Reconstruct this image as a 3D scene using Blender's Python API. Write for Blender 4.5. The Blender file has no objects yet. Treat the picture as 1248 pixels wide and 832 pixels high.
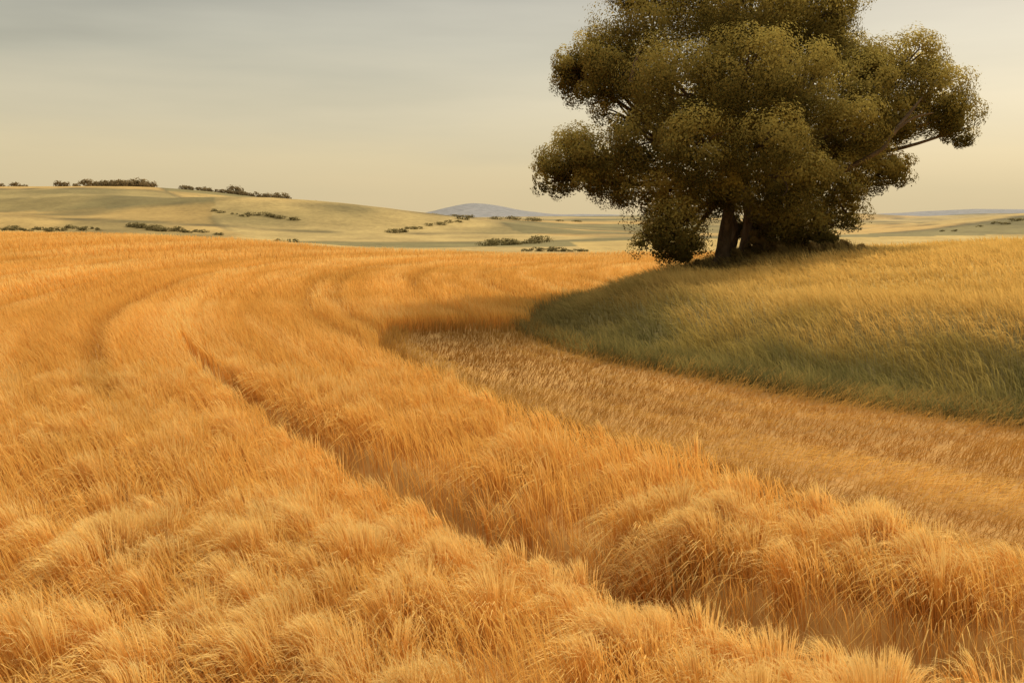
import bpy, math, numpy as np
from mathutils import Vector
rng=np.random.default_rng(7)
scene=bpy.context.scene
scene.view_settings.view_transform='Standard'
scene.view_settings.look='None'
scene.view_settings.exposure=0
CAMZ=4.2
# ------------------------------------------------------------------ helpers
def sm(t):
    t=np.clip(t,0,1); return t*t*(3-2*t)
def catmull(pts,n=5,closed=False):
    P=np.array(pts,float); out=[]; N=len(P)
    rngi=range(N) if closed else range(N-1)
    for i in rngi:
        if closed: a,b,c,d=P[(i-1)%N],P[i],P[(i+1)%N],P[(i+2)%N]
        else: a,b,c,d=P[max(i-1,0)],P[i],P[i+1],P[min(i+2,N-1)]
        for k in range(n):
            t=k/n
            out.append(.5*((2*b)+(-a+c)*t+(2*a-5*b+4*c-d)*t*t+(-a+3*b-3*c+d)*t**3))
    if not closed: out.append(P[-1])
    return np.array(out)
def seg_dist(x,y,poly,closed=False):
    best=np.full(x.shape,1e18); sign=np.ones(x.shape); arc=np.zeros(x.shape)
    tx=np.zeros(x.shape); ty=np.zeros(x.shape); L=0.
    n=len(poly); m=n if closed else n-1
    for i in range(m):
        a=poly[i]; b=poly[(i+1)%n]; e=b-a; l2=(e**2).sum()
        if l2<1e-12: continue
        l=math.sqrt(l2)
        t=np.clip(((x-a[0])*e[0]+(y-a[1])*e[1])/l2,0,1)
        dx=x-a[0]-t*e[0]; dy=y-a[1]-t*e[1]; d=dx*dx+dy*dy
        w=d<best
        best=np.where(w,d,best)
        sign=np.where(w,np.sign(e[0]*dy-e[1]*dx+1e-12),sign)
        arc=np.where(w,L+t*l,arc); tx=np.where(w,e[0]/l,tx); ty=np.where(w,e[1]/l,ty)
        L+=l
    return np.sqrt(best),sign,arc,tx,ty
def inside(x,y,poly):
    c=np.zeros(x.shape,bool); n=len(poly)
    for i in range(n):
        x1,y1=poly[i]; x2,y2=poly[(i+1)%n]
        if y1==y2: continue
        cond=((y1>y)!=(y2>y))&(x<(x2-x1)*(y-y1)/(y2-y1)+x1)
        c^=cond
    return c
_T=rng.random((256,256))
def vn(x,y,s=1.0,o=0):
    x=x/s+o*17.3+1000; y=y/s+o*9.7+1000
    xi=np.floor(x).astype(int); yi=np.floor(y).astype(int); fx=x-xi; fy=y-yi
    fx=fx*fx*(3-2*fx); fy=fy*fy*(3-2*fy)
    a=_T[xi%256,yi%256]; b=_T[(xi+1)%256,yi%256]; c=_T[xi%256,(yi+1)%256]; d=_T[(xi+1)%256,(yi+1)%256]
    return (a*(1-fx)+b*fx)*(1-fy)+(c*(1-fx)+d*fx)*fy
def mix(a,b,t):
    t=np.asarray(t)[...,None]; return np.asarray(a)*(1-t)+np.asarray(b)*t
# ------------------------------------------------------------------ plan curves
TROUGH=catmull([(14,6.6),(8,7.9),(4.8,8.9),(3.2,9.5),(2.2,10.2),(1.1,11.4),(-.35,13.1),(-2.3,15.9),(-4.8,19.8),(-7.6,25),(-12,36),(-15.2,50),(-17,70),(-14,92),(-4,115),(15,138),(50,160)],5)
BASE=[(60,9),(40,12.5),(24,16),(16,17.6),(10.4,19.9),(8,22.6),(6.6,24.4),(5,26.8),(3.3,29.4),(2,33),(.8,37.8)]
MOUND=catmull(BASE+[(1.4,43),(4,50),(9,60),(18,72),(40,85),(80,90),(100,50)],4,True)
TRACK=np.array(list(catmull([(-4.3,35.6),(-4.3,32),(-3.5,27.8),(-2.1,24.5),(-.1,20),(1.9,16.6),(2.9,15.3),(3.7,13.4),(4.4,12.2),(5.6,10.5),(8,8.9),(13,7),(22,4.5),(60,-2)],4))+
   [np.array(p) for p in BASE]+[np.array((-2,37.2))])
def mound_d(x,y):
    d,_,_,_,_=seg_dist(x,y,MOUND,True); return np.where(inside(x,y,MOUND),d,-d)
SIDE=1
def ground(x,y):
    x=np.asarray(x,float); y=np.asarray(y,float)
    r=np.hypot(x,y)
    z=sm((y-30)/100)*(-1.0+2.6*sm((5-x)/60))*(1-sm((y-130)/60))
    z+= -2.2*sm((y-138)/50)*(1-sm((y-240)/200))
    md=mound_d(x,y)
    z+=np.where(md>0,(1.5+.35*sm((x-8)/8))*sm(md/(5.2-.8*sm((x-8)/8)))+1.1*sm((md-1)/22),0)
    z+=.85*np.exp(-((x-13.0)/3.6)**2-((y-48.6)/3.4)**2)
    ds,sg,arc,_,_=seg_dist(x,y,TROUGH)
    s=ds*sg
    A=.5*(1-sm((y-11)/14))+.06*(1-sm((y-40)/30))
    prof=np.where(s*SIDE>0,1-sm(np.abs(s)/3.2),1-sm((np.abs(s)-.25)/.5))
    z-=A*prof
    def g(cx,cy,a,sxl,sxr,sy):
        sx=np.where(x<cx,sxl,sxr); return a*np.exp(-((x-cx)**2)/(2*sx**2)-((y-cy)**2)/(2*sy**2))
    z+=g(-170,450,17.0,260,82,100)+g(-200,285,9.0,60,50,20)+g(-80,345,7.5,40,50,22)
    z+=g(175,300,9.0,42,80,38)+g(10,760,4.5,150,160,90)+g(420,800,6,160,300,120)
    z+=g(-105,2500,30,75,80,200)+g(30,2600,13,160,240,200)+g(1150,2500,24,190,400,250)+g(-1300,2700,20,500,500,300)
    w=sm((r-140)/200)
    z+=w*((vn(x,y,70,1)-.5)*4.5+(vn(x,y,170,2)-.5)*3.0)
    z+=(vn(x,y,4,3)-.5)*.10+(vn(x,y,13,5)-.5)*.25*sm((r-8)/20)
    return z
_d,_s,_a,_tx,_ty=seg_dist(np.array([0.]),np.array([7.]),TROUGH)
SIDE=float(_s[0])
# ------------------------------------------------------------------ materials
def new_mat(name):
    m=bpy.data.materials.new(name); m.use_nodes=True; nt=m.node_tree; nt.nodes.clear(); return m,nt
def leaf_mat(name,trans=.4):
    m,nt=new_mat(name); N=nt.nodes; L=nt.links
    at=N.new('ShaderNodeAttribute'); at.attribute_name='Col'
    d=N.new('ShaderNodeBsdfDiffuse'); t=N.new('ShaderNodeBsdfTranslucent'); mx=N.new('ShaderNodeMixShader'); mx.inputs[0].default_value=trans
    L.new(at.outputs['Color'],d.inputs['Color']); L.new(at.outputs['Color'],t.inputs['Color'])
    L.new(d.outputs[0],mx.inputs[1]); L.new(t.outputs[0],mx.inputs[2])
    o=N.new('ShaderNodeOutputMaterial'); L.new(mx.outputs[0],o.inputs['Surface'])
    return m
def ground_mat(name,s1=.6,bump=.3):
    m,nt=new_mat(name); N=nt.nodes; L=nt.links
    at=N.new('ShaderNodeAttribute'); at.attribute_name='Col'
    tc=N.new('ShaderNodeTexCoord')
    no=N.new('ShaderNodeTexNoise'); no.inputs['Scale'].default_value=s1; no.inputs['Detail'].default_value=6; no.inputs['Roughness'].default_value=.65
    no2=N.new('ShaderNodeTexNoise'); no2.inputs['Scale'].default_value=.07; no2.inputs['Detail'].default_value=4
    L.new(tc.outputs['Object'],no.inputs['Vector']); L.new(tc.outputs['Object'],no2.inputs['Vector'])
    ad=N.new('ShaderNodeMath'); ad.operation='ADD'; L.new(no.outputs['Fac'],ad.inputs[0]); L.new(no2.outputs['Fac'],ad.inputs[1])
    mr=N.new('ShaderNodeMapRange'); mr.inputs[1].default_value=.7; mr.inputs[2].default_value=1.3; mr.inputs[3].default_value=.68; mr.inputs[4].default_value=1.22
    L.new(ad.outputs[0],mr.inputs[0])
    vm=N.new('ShaderNodeVectorMath'); vm.operation='SCALE'; L.new(at.outputs['Color'],vm.inputs[0]); L.new(mr.outputs[0],vm.inputs['Scale'])
    b=N.new('ShaderNodeBsdfPrincipled'); b.inputs['Roughness'].default_value=.95
    b.inputs['Specular IOR Level'].default_value=.1
    L.new(vm.outputs[0],b.inputs['Base Color'])
    bp=N.new('ShaderNodeBump'); bp.inputs['Strength'].default_value=bump; bp.inputs['Distance'].default_value=.1
    L.new(no.outputs['Fac'],bp.inputs['Height']); L.new(bp.outputs[0],b.inputs['Normal'])
    o=N.new('ShaderNodeOutputMaterial'); L.new(b.outputs[0],o.inputs['Surface'])
    return m
# ------------------------------------------------------------------ mesh builders
def make_mesh(name,verts,quads,cols,mat,smooth=False,parent=None):
    me=bpy.data.meshes.new(name)
    nv=len(verts); nf=len(quads)
    me.vertices.add(nv); me.vertices.foreach_set('co',verts.astype(np.float32).ravel())
    me.loops.add(nf*4); me.loops.foreach_set('vertex_index',quads.astype(np.int32).ravel())
    me.polygons.add(nf); me.polygons.foreach_set('loop_start',np.arange(0,nf*4,4,dtype=np.int32))
    me.polygons.foreach_set('loop_total',np.full(nf,4,np.int32))
    if smooth: me.polygons.foreach_set('use_smooth',np.ones(nf,bool))
    me.update(calc_edges=True)
    ca=me.color_attributes.new('Col','FLOAT_COLOR','POINT')
    c=np.ones((nv,4),np.float32); c[:,:3]=cols; ca.data.foreach_set('color',c.ravel())
    me.materials.append(mat)
    ob=bpy.data.objects.new(name,me); scene.collection.objects.link(ob)
    if parent: ob.parent=parent
    return ob
def ribbons(C,side,W,COL):
    N,K,_=C.shape
    off=side[:,None,:]*W[:,:,None]*.5
    V=np.stack([C-off,C+off],2).reshape(-1,3)
    CC=np.repeat(COL.reshape(N*K,1,3),2,1).reshape(-1,3)
    b=(np.arange(N)*K*2)[:,None]+(np.arange(K-1)*2)[None,:]
    Q=np.stack([b,b+1,b+3,b+2],-1).reshape(-1,4)
    return V,Q,CC
def merge(parts):
    o=0;Vs=[];Qs=[];Cs=[]
    for V,Q,C in parts:
        Vs.append(V);Qs.append(Q+o);Cs.append(C);o+=len(V)
    return np.concatenate(Vs),np.concatenate(Qs),np.concatenate(Cs)
def leaves(P,Nn,size,col,asp=.6):
    n=len(P); Nn=Nn/np.linalg.norm(Nn,axis=1,keepdims=True)
    r=rng.normal(size=(n,3)); a=np.cross(Nn,r); a/=np.linalg.norm(a,axis=1,keepdims=True)+1e-9
    b=np.cross(Nn,a); s=size[:,None]
    V=np.stack([P-a*s*.5,P+b*s*.5*asp,P+a*s*.5,P-b*s*.5*asp],1).reshape(-1,3)
    Q=np.arange(n*4).reshape(n,4); C=np.repeat(col,4,0)
    return V,Q,C
# ------------------------------------------------------------------ wheat masks
def wheat_mask(x,y,md=None):
    if md is None: md=mound_d(x,y)
    intr=inside(x,y,TRACK)
    return (md<-.1)&(~intr)&(y<131+5*np.sin(x/17))&((x<30)|(y<60))
def row_fields(x,y):
    ds,sg,arc,tx,ty=seg_dist(x,y,TROUGH); s=ds*sg*SIDE
    return s,arc,tx,ty
def streak(s,arc):
    return (.45*vn(s,arc/14,.45,1)+.35*vn(s,arc/22,1.3,2)+.35*vn(s,arc/30,3.2,3))/1.15
# ------------------------------------------------------------------ terrain
front=np.linspace(-math.radians(48),math.radians(48),520)
back=np.linspace(math.radians(48),math.radians(312),60)[1:-1]
ang=np.concatenate([front,back]); rad=np.concatenate([[.05],np.exp(np.linspace(math.log(1.5),math.log(6000),440))])
AA,RR=np.meshgrid(ang,rad)
X=(RR*np.sin(AA)).ravel(); Y=(RR*np.cos(AA)).ravel(); Z=ground(X,Y)
md=mound_d(X,Y); okw=wheat_mask(X,Y,md); intr=inside(X,Y,TRACK)
R=np.hypot(X,Y)
pale=np.array([.38,.27,.10]); grn=np.array([.18,.148,.058]); olive=np.array([.085,.068,.032]); gold=np.array([.44,.265,.078])
wx=X+30*(vn(X,Y,90,7)-.5)+.25*Y; wy=Y+60*(vn(X,Y,120,8)-.5)
a1=wx/95+wy/300; a2=wy/44-wx/260
cell=_T[np.floor(a1).astype(int)%256,np.floor(a2).astype(int)%256]; cell2=_T[(np.floor(a1).astype(int)+77)%256,np.floor(a2).astype(int)%256]
col=mix(pale,grn,sm((cell-.2)*1.8)*.95); col=mix(col,gold,sm((cell2-.5)*3)*.6)
e2=np.minimum(a2%1,1-a2%1); e1=np.minimum(a1%1,1-a1%1)
col=mix(col,olive,np.maximum((1-sm(e2/.10)),(1-sm(e1/.03))*.6)*.9*sm((vn(X,Y,25,12)-.2)*3))
col=mix(col,grn*.7,sm((vn(X,Y,28,13)-.5)*3)*.6)
col=mix(col,np.array([.47,.32,.105]),((Y<240)&(Y>60)&(X>14)).astype(float)*.85)
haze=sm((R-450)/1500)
col=mix(col,np.array([.235,.225,.215]),haze*.95)  # distance haze painted into the colour of the far hills
col[okw]=np.array([.50,.27,.075]); 
col[(Y<134)&(X<30)&(~okw)]=np.array([.42,.23,.07])
col[(md>0)]=mix(np.array([.20,.155,.055]),np.array([.45,.29,.08]),sm((md[md>0]-3)/4))
nr,na=RR.shape
idx=np.arange(nr*na).reshape(nr,na)
i2=np.concatenate([idx,idx[:,:1]],1)
Q=np.stack([i2[:-1,:-1],i2[:-1,1:],i2[1:,1:],i2[1:,:-1]],-1).reshape(-1,4)[:,::-1]
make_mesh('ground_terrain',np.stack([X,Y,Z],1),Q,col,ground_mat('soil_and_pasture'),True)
# ------------------------------------------------------------------ scatter helper
def scatter(y0,y1,dens,m=1.4,k=.53):
    xm=k*y1+m; n=int(dens*2*xm*(y1-y0)); x=rng.uniform(-xm,xm,n); y=rng.uniform(y0,y1,n)
    w=np.abs(x)<k*y+m; return x[w],y[w]
def stalks(x,y,h,lean,K,wst,wear,c0,c1,c2,droop=.25,tone=None):
    n=len(x); z=ground(x,y)-.02
    s=np.linspace(0,1,K)
    C=np.zeros((n,K,3))
    C[:,:,0]=x[:,None]+lean[:,0:1]*s**2.2; C[:,:,1]=y[:,None]+lean[:,1:2]*s**2.2
    lm=np.hypot(lean[:,0],lean[:,1])
    C[:,:,2]=z[:,None]+h[:,None]*s-(lm[:,None]*droop)*s**4
    a=rng.uniform(0,math.pi*2,n); side=np.stack([np.cos(a),np.sin(a),rng.normal(0,.15,n)],1)
    prof=np.interp(s,[0,.7,.8,.92,1],[wst,wst*.8,wear*.8,wear,wear*.15])
    W=prof[None,:]*rng.uniform(.75,1.3,n)[:,None]
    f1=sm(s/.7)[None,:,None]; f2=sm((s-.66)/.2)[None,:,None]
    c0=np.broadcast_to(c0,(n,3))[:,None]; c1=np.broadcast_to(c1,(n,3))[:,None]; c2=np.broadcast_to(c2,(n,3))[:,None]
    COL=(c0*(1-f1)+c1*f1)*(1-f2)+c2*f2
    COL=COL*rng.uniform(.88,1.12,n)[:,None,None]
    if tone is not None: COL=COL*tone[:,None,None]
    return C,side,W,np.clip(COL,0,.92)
parts=[]
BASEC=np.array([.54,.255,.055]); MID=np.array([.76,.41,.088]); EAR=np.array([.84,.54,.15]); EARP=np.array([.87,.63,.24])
def put(x,y,h,lx,ly,K,wst,wear,ear,droop,tone,awn):
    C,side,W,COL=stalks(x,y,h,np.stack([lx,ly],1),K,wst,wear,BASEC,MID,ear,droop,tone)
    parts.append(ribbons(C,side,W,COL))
    for _ in range(awn):
        n2=len(x); t=C[:,-1]-C[:,-2]; t/=np.linalg.norm(t,axis=1,keepdims=True)+1e-9
        d=t+rng.normal(0,.30,(n2,3)); d[:,2]-=.15
        L=rng.uniform(.08,.17,n2)[:,None]; p0=C[:,-2]*.6+C[:,-1]*.4
        A=np.stack([p0,p0+d*L*.6,p0+d*L+np.array([0,0,-.025])],1)
        a=rng.uniform(0,6.28,n2); sd=np.stack([np.cos(a),np.sin(a),np.zeros(n2)],1)
        Wd=np.tile(np.array([.0032,.0026,.0012]),(n2,1))
        cc=np.repeat((EARP*tone[:,None])[:,None],3,1)
        parts.append(ribbons(A,sd,Wd,np.clip(cc,0,.92)))
def gapmask(s,arc,y):
    wd=.26*(1-sm((y-22)/14)); return (s>-wd)&(s<wd+.08*np.sin(arc*2)*(wd>.1))
TRAM=(2.6,7.4,8.8,13.2,20,21.4,30,-5.0,-6.3,-10.5,-15,-22)
def tram(s,y):
    t=np.zeros(s.shape)
    for c in TRAM: t=np.maximum(t,np.exp(-((s-c)/(.24+.004*y))**2))
    return t*sm((y-12)/12)*.85
def near_zone(y0,y1,cd,per,wst,wear,K,awn,R0,ud,hd,dome):
    cx,cy=scatter(y0,y1,cd)
    n=len(cx); ch=rng.uniform(.88,1.07,n); cR=R0*rng.uniform(.7,1.6,n)
    ct=rng.uniform(.95,1.06,n); ca=rng.normal(-2.6,.6,n)
    rep=rng.poisson(per*cR/R0); i=np.repeat(np.arange(n),rep); m=len(i)
    th=rng.uniform(0,2*math.pi,m); rr=np.clip(np.abs(rng.normal(0,.54,m)),0,1.25)
    x=cx[i]+np.cos(th)*rr*cR[i]*.9; y=cy[i]+np.sin(th)*rr*cR[i]*.9
    h=1.0*ch[i]*(1-dome*rr**2)*rng.uniform(.96,1.03,m)
    lo=.22+.32*rr
    lx=np.cos(th)*rr*cR[i]*.85+np.cos(ca[i])*lo*.85; ly=np.sin(th)*rr*cR[i]*.85+np.sin(ca[i])*lo*.55
    ok=wheat_mask(x,y); s,arc,tx,ty=row_fields(x,y)
    ok&=~gapmask(s,arc,y)
    x,y,h,lx,ly,rr,i,s,arc=[v[ok] for v in (x,y,h,lx,ly,rr,i,s,arc)]
    st_=streak(s,arc); tone=(.86+.28*st_)*ct[i]*(1-.20*tram(s,y))
    ear=mix(EARP,EAR,np.clip(rr*.8+rng.uniform(-.2,.3,len(x)),0,1))
    put(x,y,h,lx,ly,K,wst,wear,ear,.95,tone,awn)
    x,y=scatter(y0,y1,ud); s,arc,tx,ty=row_fields(x,y); ok=wheat_mask(x,y)
    g=gapmask(s,arc,y)
    x,y,s,arc,g=[v[ok] for v in (x,y,s,arc,g)]; n=len(x)
    st_=streak(s,arc); h=hd*(.88+.2*vn(x,y,.8,21))*rng.uniform(.86,1.06,n)
    edge=np.where(s<0,1-sm((-s-.25)/.8),0)
    h=np.where(g,h*.5,h+(.88-hd)*edge)
    a=rng.uniform(0,6.28,n); dirn=-2.6+1.2*(vn(x,y,1.6,22)-.5)
    lx=np.cos(dirn)*.20+np.cos(a)*.08; ly=np.sin(dirn)*.16+np.sin(a)*.08
    put(x,y,h,lx,ly,K,wst,wear,mix(EAR,MID,rng.uniform(0,.7,n)),.4,(.88+.24*st_)*(1-.20*tram(s,y))*np.where(g,.8,1),0)
near_zone(5.2,12.5,2.6,175,.0062,.011,6,1,.46,210,.78,.26)
near_zone(12.5,24,2.0,75,.010,.018,5,0,.56,130,.85,.16)
def mid_zone(y0,y1,dens,wst,wear,K,hh=.92):
    x,y=scatter(y0,y1,dens)
    ok=wheat_mask(x,y); s,arc,tx,ty=row_fields(x,y)
    ok&=~gapmask(s,arc,y)
    tr=tram(s,y); ok&=rng.random(len(x))>tr*.6
    x,y,s,arc,tx,ty,tr=[v[ok] for v in (x,y,s,arc,tx,ty,tr)]; n=len(x)
    st_=streak(s,arc)
    row=.5+.5*np.cos(s*2*math.pi/1.7)
    h=hh*(.80+.20*st_+.08*row-.2*tr)*rng.uniform(.92,1.06,n)
    a=rng.uniform(0,6.28,n); lean=np.stack([tx*.22+np.cos(a)*.12-.05,ty*-.22+np.sin(a)*.12],1)
    stc=sm((st_-.25)/.5)
    tone=(.88+.20*stc+.06*row+.10*(vn(x,y,14,9)-.5))*(1-.22*tr)
    ear=mix(np.array([.82,.48,.12]),EARP,stc)
    ear=mix(ear,np.array([.80,.44,.10]),sm((vn(s,arc/10,2.2,11)-.45)*3)*.4)
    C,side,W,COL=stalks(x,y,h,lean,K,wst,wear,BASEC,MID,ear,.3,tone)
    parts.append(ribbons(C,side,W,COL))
mid_zone(24,45,95,.020,.038,4)
mid_zone(45,80,34,.035,.07,4)
mid_zone(80,138,13,.065,.115,3)
# short, thin wheat in the swale between the crop and the bank
for (y0,y1,dens,w,K) in ((6,14,300,.009,4),(14,24,190,.012,4),(24,40,100,.018,4)):
    x,y=scatter(y0,y1,dens); ok=inside(x,y,TRACK); x=x[ok];y=y[ok]
    lane,_,_,tx,ty=seg_dist(x,y,np.array(BASE)); edge,_,_,_,_=seg_dist(x,y,TRACK,True)
    s,arc,_,_=row_fields(x,y)
    st=.45*vn(lane,arc/12,.5,1)+.55*vn(lane,arc/18,1.5,2); n=len(x)
    patch=np.exp(-(((x-12.0)/3.6)**2+((y-16.6)/1.3)**2)**2)
    h=(.16+.20*st+.34*(1-sm(edge/1.3))+.5*patch)*rng.uniform(.8,1.15,n)
    lean=np.stack([-tx*.24,-ty*.24],1)*(.6+st)[:,None]+rng.normal(0,.05,(n,2))
    c=mix(np.array([.50,.245,.052]),np.array([.85,.50,.125]),np.clip(sm((st-.28)/.42)+rng.normal(0,.06,n)+patch*.5,0,1))
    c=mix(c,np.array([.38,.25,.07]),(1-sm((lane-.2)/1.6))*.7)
    c=c*(.66+.34*sm((x+1)/8))[:,None]  # shadow over the left end of the swale painted into the stalk colour
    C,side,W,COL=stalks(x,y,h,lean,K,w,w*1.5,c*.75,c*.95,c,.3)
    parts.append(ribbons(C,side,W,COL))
wm=leaf_mat('ripe_wheat',.35)
V,Qd,Cc=merge(parts); make_mesh('wheat_field',V,Qd,Cc,wm); nwheat=len(Qd)
# ------------------------------------------------------------------ grass bank + mound crop
parts=[]
TREE=np.array([10.6,48.0])
for (y0,y1,dens,w,K) in ((15,30,170,.017,4),(30,50,70,.028,4),(50,92,20,.052,4)):
    x,y=scatter(y0,y1,dens); d=mound_d(x,y); ok=(d>-.7)&(x<55); x=x[ok];y=y[ok];d=d[ok]; n=len(x)
    e=.15; gxn=(ground(x+e,y)-ground(x-e,y))/(2*e); gyn=(ground(x,y+e)-ground(x,y-e))/(2*e)
    nz=vn(x,y,2.4,3); nl=vn(x+y*.3,y*.35,.9,14); dd=d+1.8*(nz-.5)+2.4*(nl-.5)
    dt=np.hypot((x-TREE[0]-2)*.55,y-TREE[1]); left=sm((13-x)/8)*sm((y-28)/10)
    green=mix(np.array([.135,.128,.046]),np.array([.33,.27,.082]),vn(x,y,.9,4))
    goldc=mix(np.array([.66,.42,.11]),np.array([.82,.55,.165]),vn(d,x/6,.5,5))
    olv=np.array([.48,.35,.095])
    c=mix(green,olv,sm((dd-.8)/1.7)); c=mix(c,goldc,sm((dd-2.0)/1.9))
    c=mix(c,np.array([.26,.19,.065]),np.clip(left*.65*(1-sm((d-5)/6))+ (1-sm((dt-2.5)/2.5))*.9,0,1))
    h=rng.uniform(.35,.7,n)*(1.15-.35*sm((dd-3)/4))*(.75+.5*vn(x,y,1.2,8))
    a=rng.uniform(0,6.28,n)
    lean=np.stack([-gxn*.55-.18+np.cos(a)*.13,-gyn*.55-.05+np.sin(a)*.13],1)
    C,side,W,COL=stalks(x,y,h,lean,K,w,w*1.0,c*.65,c,mix(c,goldc,.22),.4,None)
    parts.append(ribbons(C,side,W,COL))
V,Qd,Cc=merge(parts); make_mesh('grass_bank',V,Qd,Cc,leaf_mat('long_grass',.35)); ngrass=len(Qd)
# ------------------------------------------------------------------ tree
def foliage_lobe(c,r,n,size,flat=.9,shade_col=(.088,.073,.020),lit_col=(.54,.42,.105),sx=1.0):
    c=np.array(c,float); k=max(9,int(30*(r/2)**1.1))
    dirs=rng.normal(size=(k,3)); dirs/=np.linalg.norm(dirs,axis=1,keepdims=True)
    A=np.array([sx,1,flat])
    sc=c+dirs*r*rng.uniform(.60,.78,k)[:,None]*A; sr=r*rng.uniform(.24,.38,k)
    i=rng.integers(0,k,n); v=rng.normal(size=(n,3)); v/=np.linalg.norm(v,axis=1,keepdims=True)
    rad_=sr[i]*np.clip(rng.normal(.88,.15,n),.1,1.7)
    P=sc[i]+v*rad_[:,None]*A
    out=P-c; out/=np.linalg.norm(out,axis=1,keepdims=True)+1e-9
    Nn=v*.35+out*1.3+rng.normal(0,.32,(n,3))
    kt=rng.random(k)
    t=np.clip(v[:,2]*.18+out[:,2]*.62+out[:,0]*.12+.42+rng.normal(0,.09,n),0,1)*.88+kt[i]*.12  # sunlit tops and shaded undersides of each lobe painted into the leaf colour
    col=mix(np.array(shade_col),np.array(lit_col),np.clip(t,0,1))*rng.uniform(.87,1.13,n)[:,None]
    return leaves(P,Nn,size*rng.uniform(.7,1.35,n),col)
TY=48.0; S=TY/1213
def tp(u,v,dy=0): return np.array([(u-624)*S,TY+dy,CAMZ+(265-v)*S])
LOB=[(780,40,68,0),(845,5,66,2),(905,20,66,-2.5),(975,25,64,0),(738,88,54,0),(704,104,38,0),(716,72,34,.5),(694,86,26,0),(820,105,66,-3.4),(905,92,62,-5.2),(968,105,54,-4),(1008,58,42,0),
(1070,90,42,0),(1100,80,42,.5),(1128,115,46,0),(1154,142,36,0),(1158,162,24,0),(1105,138,44,1),(1040,110,48,-1),(1024,160,50,-2.4),(1078,148,38,0),
(690,194,40,0),(672,218,30,0),(716,190,42,-.5),(708,218,34,0),(750,216,48,.5),(788,172,54,-2),(848,178,50,-5.2),(798,238,56,-1),(930,172,48,-6),(888,222,42,-3.5),(962,218,52,-4),(1010,222,46,-1.5),(1060,205,38,0),(1084,208,28,0),
(945,258,40,-2.5),(985,270,34,-1),(1025,256,32,0),(1005,280,22,-.5),(828,272,48,-1.5),(798,294,34,-.5),(834,302,26,-1),(905,262,26,1.5),(925,285,24,.8),(960,288,20,-.2),
(850,-45,70,0),(945,-40,70,0),(775,-12,50,0),(1005,10,44,0),(757,138,42,.5),(870,60,70,4),(950,80,75,5),(830,140,70,5),(930,160,80,5.5),(870,230,50,4),(985,170,60,4),(960,230,50,4),(1020,90,50,3.5),(890,130,62,0),(760,90,45,2),(1055,170,42,2),(870,-90,55,0),(930,-85,50,1)]
tree=bpy.data.objects.new('broadleaf_tree',None); scene.collection.objects.link(tree)
parts=[]; centres=[]
for (u,v,r,o) in LOB:
    rr=r*S*1.05; P=tp(u,v,o); sc=(TY+o)/TY; P[0]*=sc; P[2]=CAMZ+(P[2]-CAMZ)*sc
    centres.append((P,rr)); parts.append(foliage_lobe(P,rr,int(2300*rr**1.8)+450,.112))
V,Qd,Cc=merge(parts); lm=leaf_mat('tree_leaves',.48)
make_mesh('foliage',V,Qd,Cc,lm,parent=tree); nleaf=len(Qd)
bm_parts=[]
def tube(pts,rads,n=10,col=(.13,.09,.052)):
    P=catmull(pts,5); K=len(P); Rr=np.interp(np.linspace(0,1,K),np.linspace(0,1,len(rads)),rads)
    V=[]
    for i in range(K):
        t=P[min(i+1,K-1)]-P[max(i-1,0)]; t/=np.linalg.norm(t)+1e-9
        a=np.cross(t,[0.2,1,0.1]); a/=np.linalg.norm(a); b=np.cross(t,a)
        for j in range(n):
            th=2*math.pi*j/n; rr=Rr[i]*(1+.14*math.sin(3*th+i*.3)+rng.uniform(-.06,.06))
            V.append(P[i]+(a*math.cos(th)+b*math.sin(th))*rr)
    Q=[[i*n+j,i*n+(j+1)%n,(i+1)*n+(j+1)%n,(i+1)*n+j] for i in range(K-1) for j in range(n)]
    V=np.array(V); C=np.tile(np.array(col),(len(V),1))*rng.uniform(.7,1.3,(len(V),1))
    bm_parts.append((V,np.array(Q),C))
def gz(x,y): return float(ground(np.array([x]),np.array([y]))[0])
stems=[(876,-.8,.33,(884,205)),(908,.3,.24,(905,190)),(930,-.1,.28,(955,180)),(958,.4,.22,(1000,190)),(896,.9,.18,(850,200)),(944,.9,.2,(940,190))]
tops=[]
for (u,dy,r,(tu,tv)) in stems:
    x=(u-624)*S; y=TY+dy; zb=gz(x,y)-.3
    top=tp(tu,tv,dy*2); mid=np.array([x+(.1 if u<900 else .15),y,zb+1.9])
    tube([np.array([x,y,zb]),np.array([x+.03,y,zb+.6]),mid,(mid+top)/2+rng.normal(0,.15,3),top],[r*1.6,r*1.1,r*.9,r*.7,r*.5],12)
    for a in np.linspace(0,6.28,6)[:-1]:
        tube([np.array([x,y,zb+.9]),np.array([x+math.cos(a)*r*1.2,y+math.sin(a)*r*1.2,zb+.45]),np.array([x+math.cos(a)*r*2.6,y+math.sin(a)*r*2.6,zb+.1])],[r*.5,r*.4,r*.12],6)
    tops.append((mid,top))
for (P,rr) in centres:
    best=min(tops,key=lambda t:np.linalg.norm(t[1]-P)); 
    a=best[0]*.3+best[1]*.7 if P[2]<best[1][2]+1 else best[1]
    m=(a+P)/2+np.array([0,.3,.15])+rng.normal(0,.3,3)
    tube([a,m,P,P+(P-m)*.1],[.13,.09,.045,.02],7)
    for _ in range(4):
        d=rng.normal(size=3); d/=np.linalg.norm(d); tube([m*.3+P*.7,P+d*rr*.35,P+d*rr*.65],[.05,.035,.012],5)
for pts in ([(1000,215),(1050,188),(1062,170),(1085,152),(1108,146)],[(1062,170),(1078,150),(1095,128)],[(760,112),(765,90),(772,70)],[(850,235),(820,218),(795,214)]):
    tube([tp(u,v,-1.8) for u,v in pts],[.12,.09,.07,.03],7)
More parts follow.
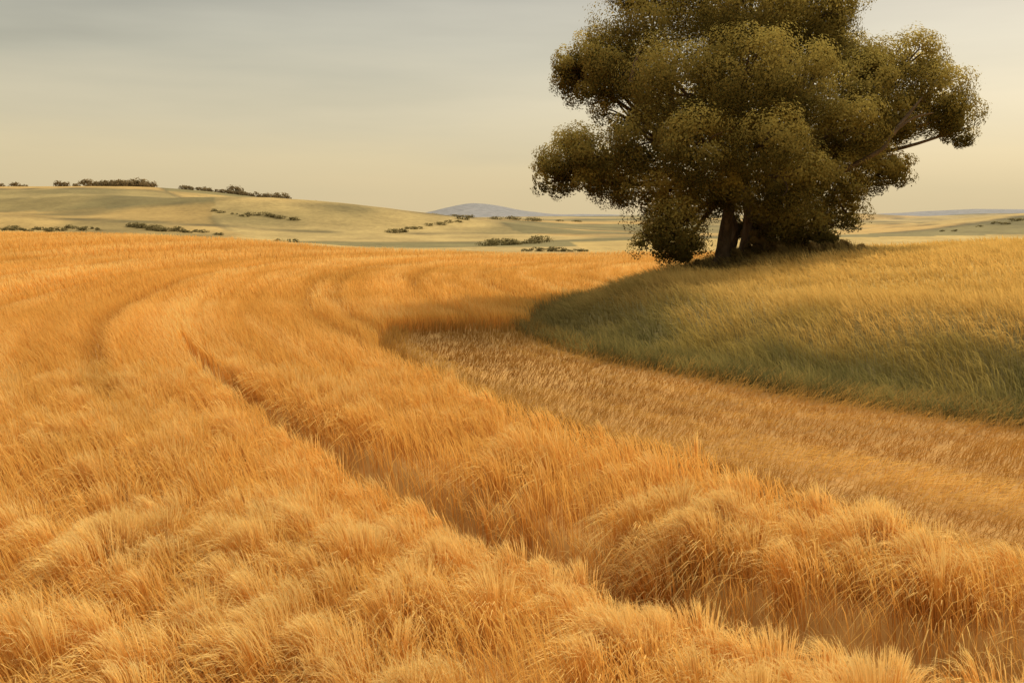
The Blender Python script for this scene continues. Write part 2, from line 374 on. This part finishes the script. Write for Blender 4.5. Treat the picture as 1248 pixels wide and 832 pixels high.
V,Qd,Cc=merge(bm_parts); make_mesh('trunk_and_limbs',V,Qd,Cc,ground_mat('bark',s1=9,bump=1.0),True,parent=tree)
parts=[]
for (u,dy,hh,r) in [(850,-.6,.1,.4),(895,-1.2,.3,.5),(922,-.6,.5,.75),(942,.3,.9,.8),(915,.9,.9,.7),(962,-.5,.6,.75),(986,-.3,.4,.65),(1006,0,.25,.6),(1030,.5,.15,.5),(1055,1,.1,.4),(890,1,.4,.6),(935,-1.4,.2,.6),(975,.8,.9,.6),(835,-.8,.0,.35),(810,-1.2,0,.3),(952,.2,1.2,.55),(925,.5,1.2,.5),(1020,-1,.1,.4),(1042,-.6,.1,.4),(1072,.2,.0,.35),(1000,-1.5,.1,.45),(975,-2,.1,.45)]:
    x=(u-624)*S; y=TY+dy; parts.append(foliage_lobe((x,y,gz(x,y)+hh),r,int(1500*r**1.5)+200,.12,shade_col=(.10,.075,.028),lit_col=(.30,.20,.07)))
V,Qd,Cc=merge(parts); make_mesh('undergrowth_shrubs',V,Qd,Cc,lm)
# ------------------------------------------------------------------ hedges and far trees
def hedge_line(parts,u0,u1,d0,d1,n,r0,r1,jit=2,b=(.14,.115,.05),t=(.30,.24,.10),sx=1.0):
    for k in range(n):
        f=(k+rng.uniform(-.45,.45))/max(n-1,1); d=d0+(d1-d0)*f+rng.normal(0,jit); u=u0+(u1-u0)*f
        x=(u-624)/1213*d; y=d; r=rng.uniform(r0,r1)*rng.uniform(.6,1)
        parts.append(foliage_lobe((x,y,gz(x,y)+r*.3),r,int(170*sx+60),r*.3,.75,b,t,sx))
parts=[]
hedge_line(parts,-60,125,255,262,24,.8,1.6,2,sx=1.8)
hedge_line(parts,165,265,270,262,11,.9,1.8,2,sx=2)
hedge_line(parts,236,244,215,215,2,1.4,1.8,sx=1.2)
hedge_line(parts,262,360,310,310,9,.8,1.8,2,sx=2.4)
hedge_line(parts,342,358,235,235,2,1.3,1.6,sx=1.3)
hedge_line(parts,388,470,185,175,9,.5,1.1,2,sx=2)
hedge_line(parts,475,565,290,330,10,.9,1.8,3,sx=2.2)
hedge_line(parts,596,660,225,240,8,.9,1.8,2,sx=1.9)
hedge_line(parts,640,715,180,172,8,.5,1.0,2,sx=2)
hedge_line(parts,520,700,520,560,10,1.4,2.6,6,sx=2.6)
hedge_line(parts,1020,1260,560,620,12,1.2,2.2,6,sx=3)
hedge_line(parts,1150,1290,260,290,9,.6,1.2,3,sx=2.4)
V,Qd,Cc=merge(parts); make_mesh('hedgerows',V,Qd,Cc,lm)
parts=[]
for (u0,u1,d,n,r0,r1) in [(-40,40,455,12,1.6,3.0),(82,130,445,8,1.6,3.2),(122,190,450,14,2.0,4.4),(228,300,450,14,1.6,3.0),(288,345,455,14,1.8,4.0),(345,455,470,16,1.0,2.4)]:
    hedge_line(parts,u0,u1,d,d,n,r0,r1,5,(.14,.10,.05),(.29,.21,.10),sx=1.2)
V,Qd,Cc=merge(parts); make_mesh('distant_trees',V,Qd,Cc,lm)
print('COUNTS',nwheat,ngrass,nleaf)
# ------------------------------------------------------------------ light, sky, camera
EL=math.radians(46); hx,hy=.54,.63; n_=math.hypot(hx,hy); hx/=n_; hy/=n_
tosun=Vector((hx*math.cos(EL),hy*math.cos(EL),math.sin(EL)))
sun=bpy.data.lights.new('sun','SUN'); sun.energy=3.1; sun.angle=math.radians(7); sun.color=(1,.89,.70)
so=bpy.data.objects.new('sun',sun); scene.collection.objects.link(so); so.rotation_euler=tosun.to_track_quat('Z','Y').to_euler()
w=bpy.data.worlds.new('World'); scene.world=w; w.use_nodes=True; nt=w.node_tree; nt.nodes.clear(); N=nt.nodes; L=nt.links
sky=N.new('ShaderNodeTexSky'); sky.sky_type='NISHITA'; sky.sun_disc=False; sky.sun_elevation=EL; sky.sun_rotation=math.atan2(hx,hy); sky.dust_density=6; sky.air_density=1
bg=N.new('ShaderNodeBackground'); bg.inputs['Strength'].default_value=.05; L.new(sky.outputs[0],bg.inputs[0])
tc=N.new('ShaderNodeTexCoord'); sp=N.new('ShaderNodeSeparateXYZ'); L.new(tc.outputs['Generated'],sp.inputs[0])
mp=N.new('ShaderNodeMapping'); mp.inputs['Scale'].default_value=(1.6,1.6,12); L.new(tc.outputs['Generated'],mp.inputs[0])
no=N.new('ShaderNodeTexNoise'); no.inputs['Scale'].default_value=2.0; no.inputs['Detail'].default_value=4; L.new(mp.outputs[0],no.inputs['Vector'])
ma=N.new('ShaderNodeMath'); ma.operation='MULTIPLY_ADD'; ma.inputs[1].default_value=.10; L.new(no.outputs['Fac'],ma.inputs[0])
sb=N.new('ShaderNodeMath'); sb.operation='SUBTRACT'; sb.inputs[1].default_value=.05; L.new(sp.outputs['Z'],sb.inputs[0]); L.new(sb.outputs[0],ma.inputs[2])
cr=N.new('ShaderNodeValToRGB'); el=cr.color_ramp.elements
el[0].position=0; el[0].color=(.66,.53,.31,1); el[1].position=1; el[1].color=(.85,.83,.72,1)
for p,c in ((.05,(.61,.505,.30,1)),(.10,(.51,.44,.28,1)),(.16,(.36,.325,.21,1)),(.21,(.235,.21,.125,1)),(.30,(.26,.24,.165,1)),(.45,(.78,.75,.63,1))):
    e=el.new(p); e.color=c
L.new(ma.outputs[0],cr.inputs[0])
b2=N.new('ShaderNodeBackground'); b2.inputs['Strength'].default_value=1; L.new(cr.outputs[0],b2.inputs[0])
ad=N.new('ShaderNodeAddShader'); L.new(bg.outputs[0],ad.inputs[0]); L.new(b2.outputs[0],ad.inputs[1])
o=N.new('ShaderNodeOutputWorld'); L.new(ad.outputs[0],o.inputs['Surface'])
cam=bpy.data.cameras.new('camera'); cam.lens=35; cam.sensor_width=36; cam.clip_end=12000; cam.clip_start=.1
co=bpy.data.objects.new('camera',cam); scene.collection.objects.link(co)
co.location=(0,0,CAMZ); co.rotation_euler=(math.radians(90-7.1),0,0)
scene.camera=co
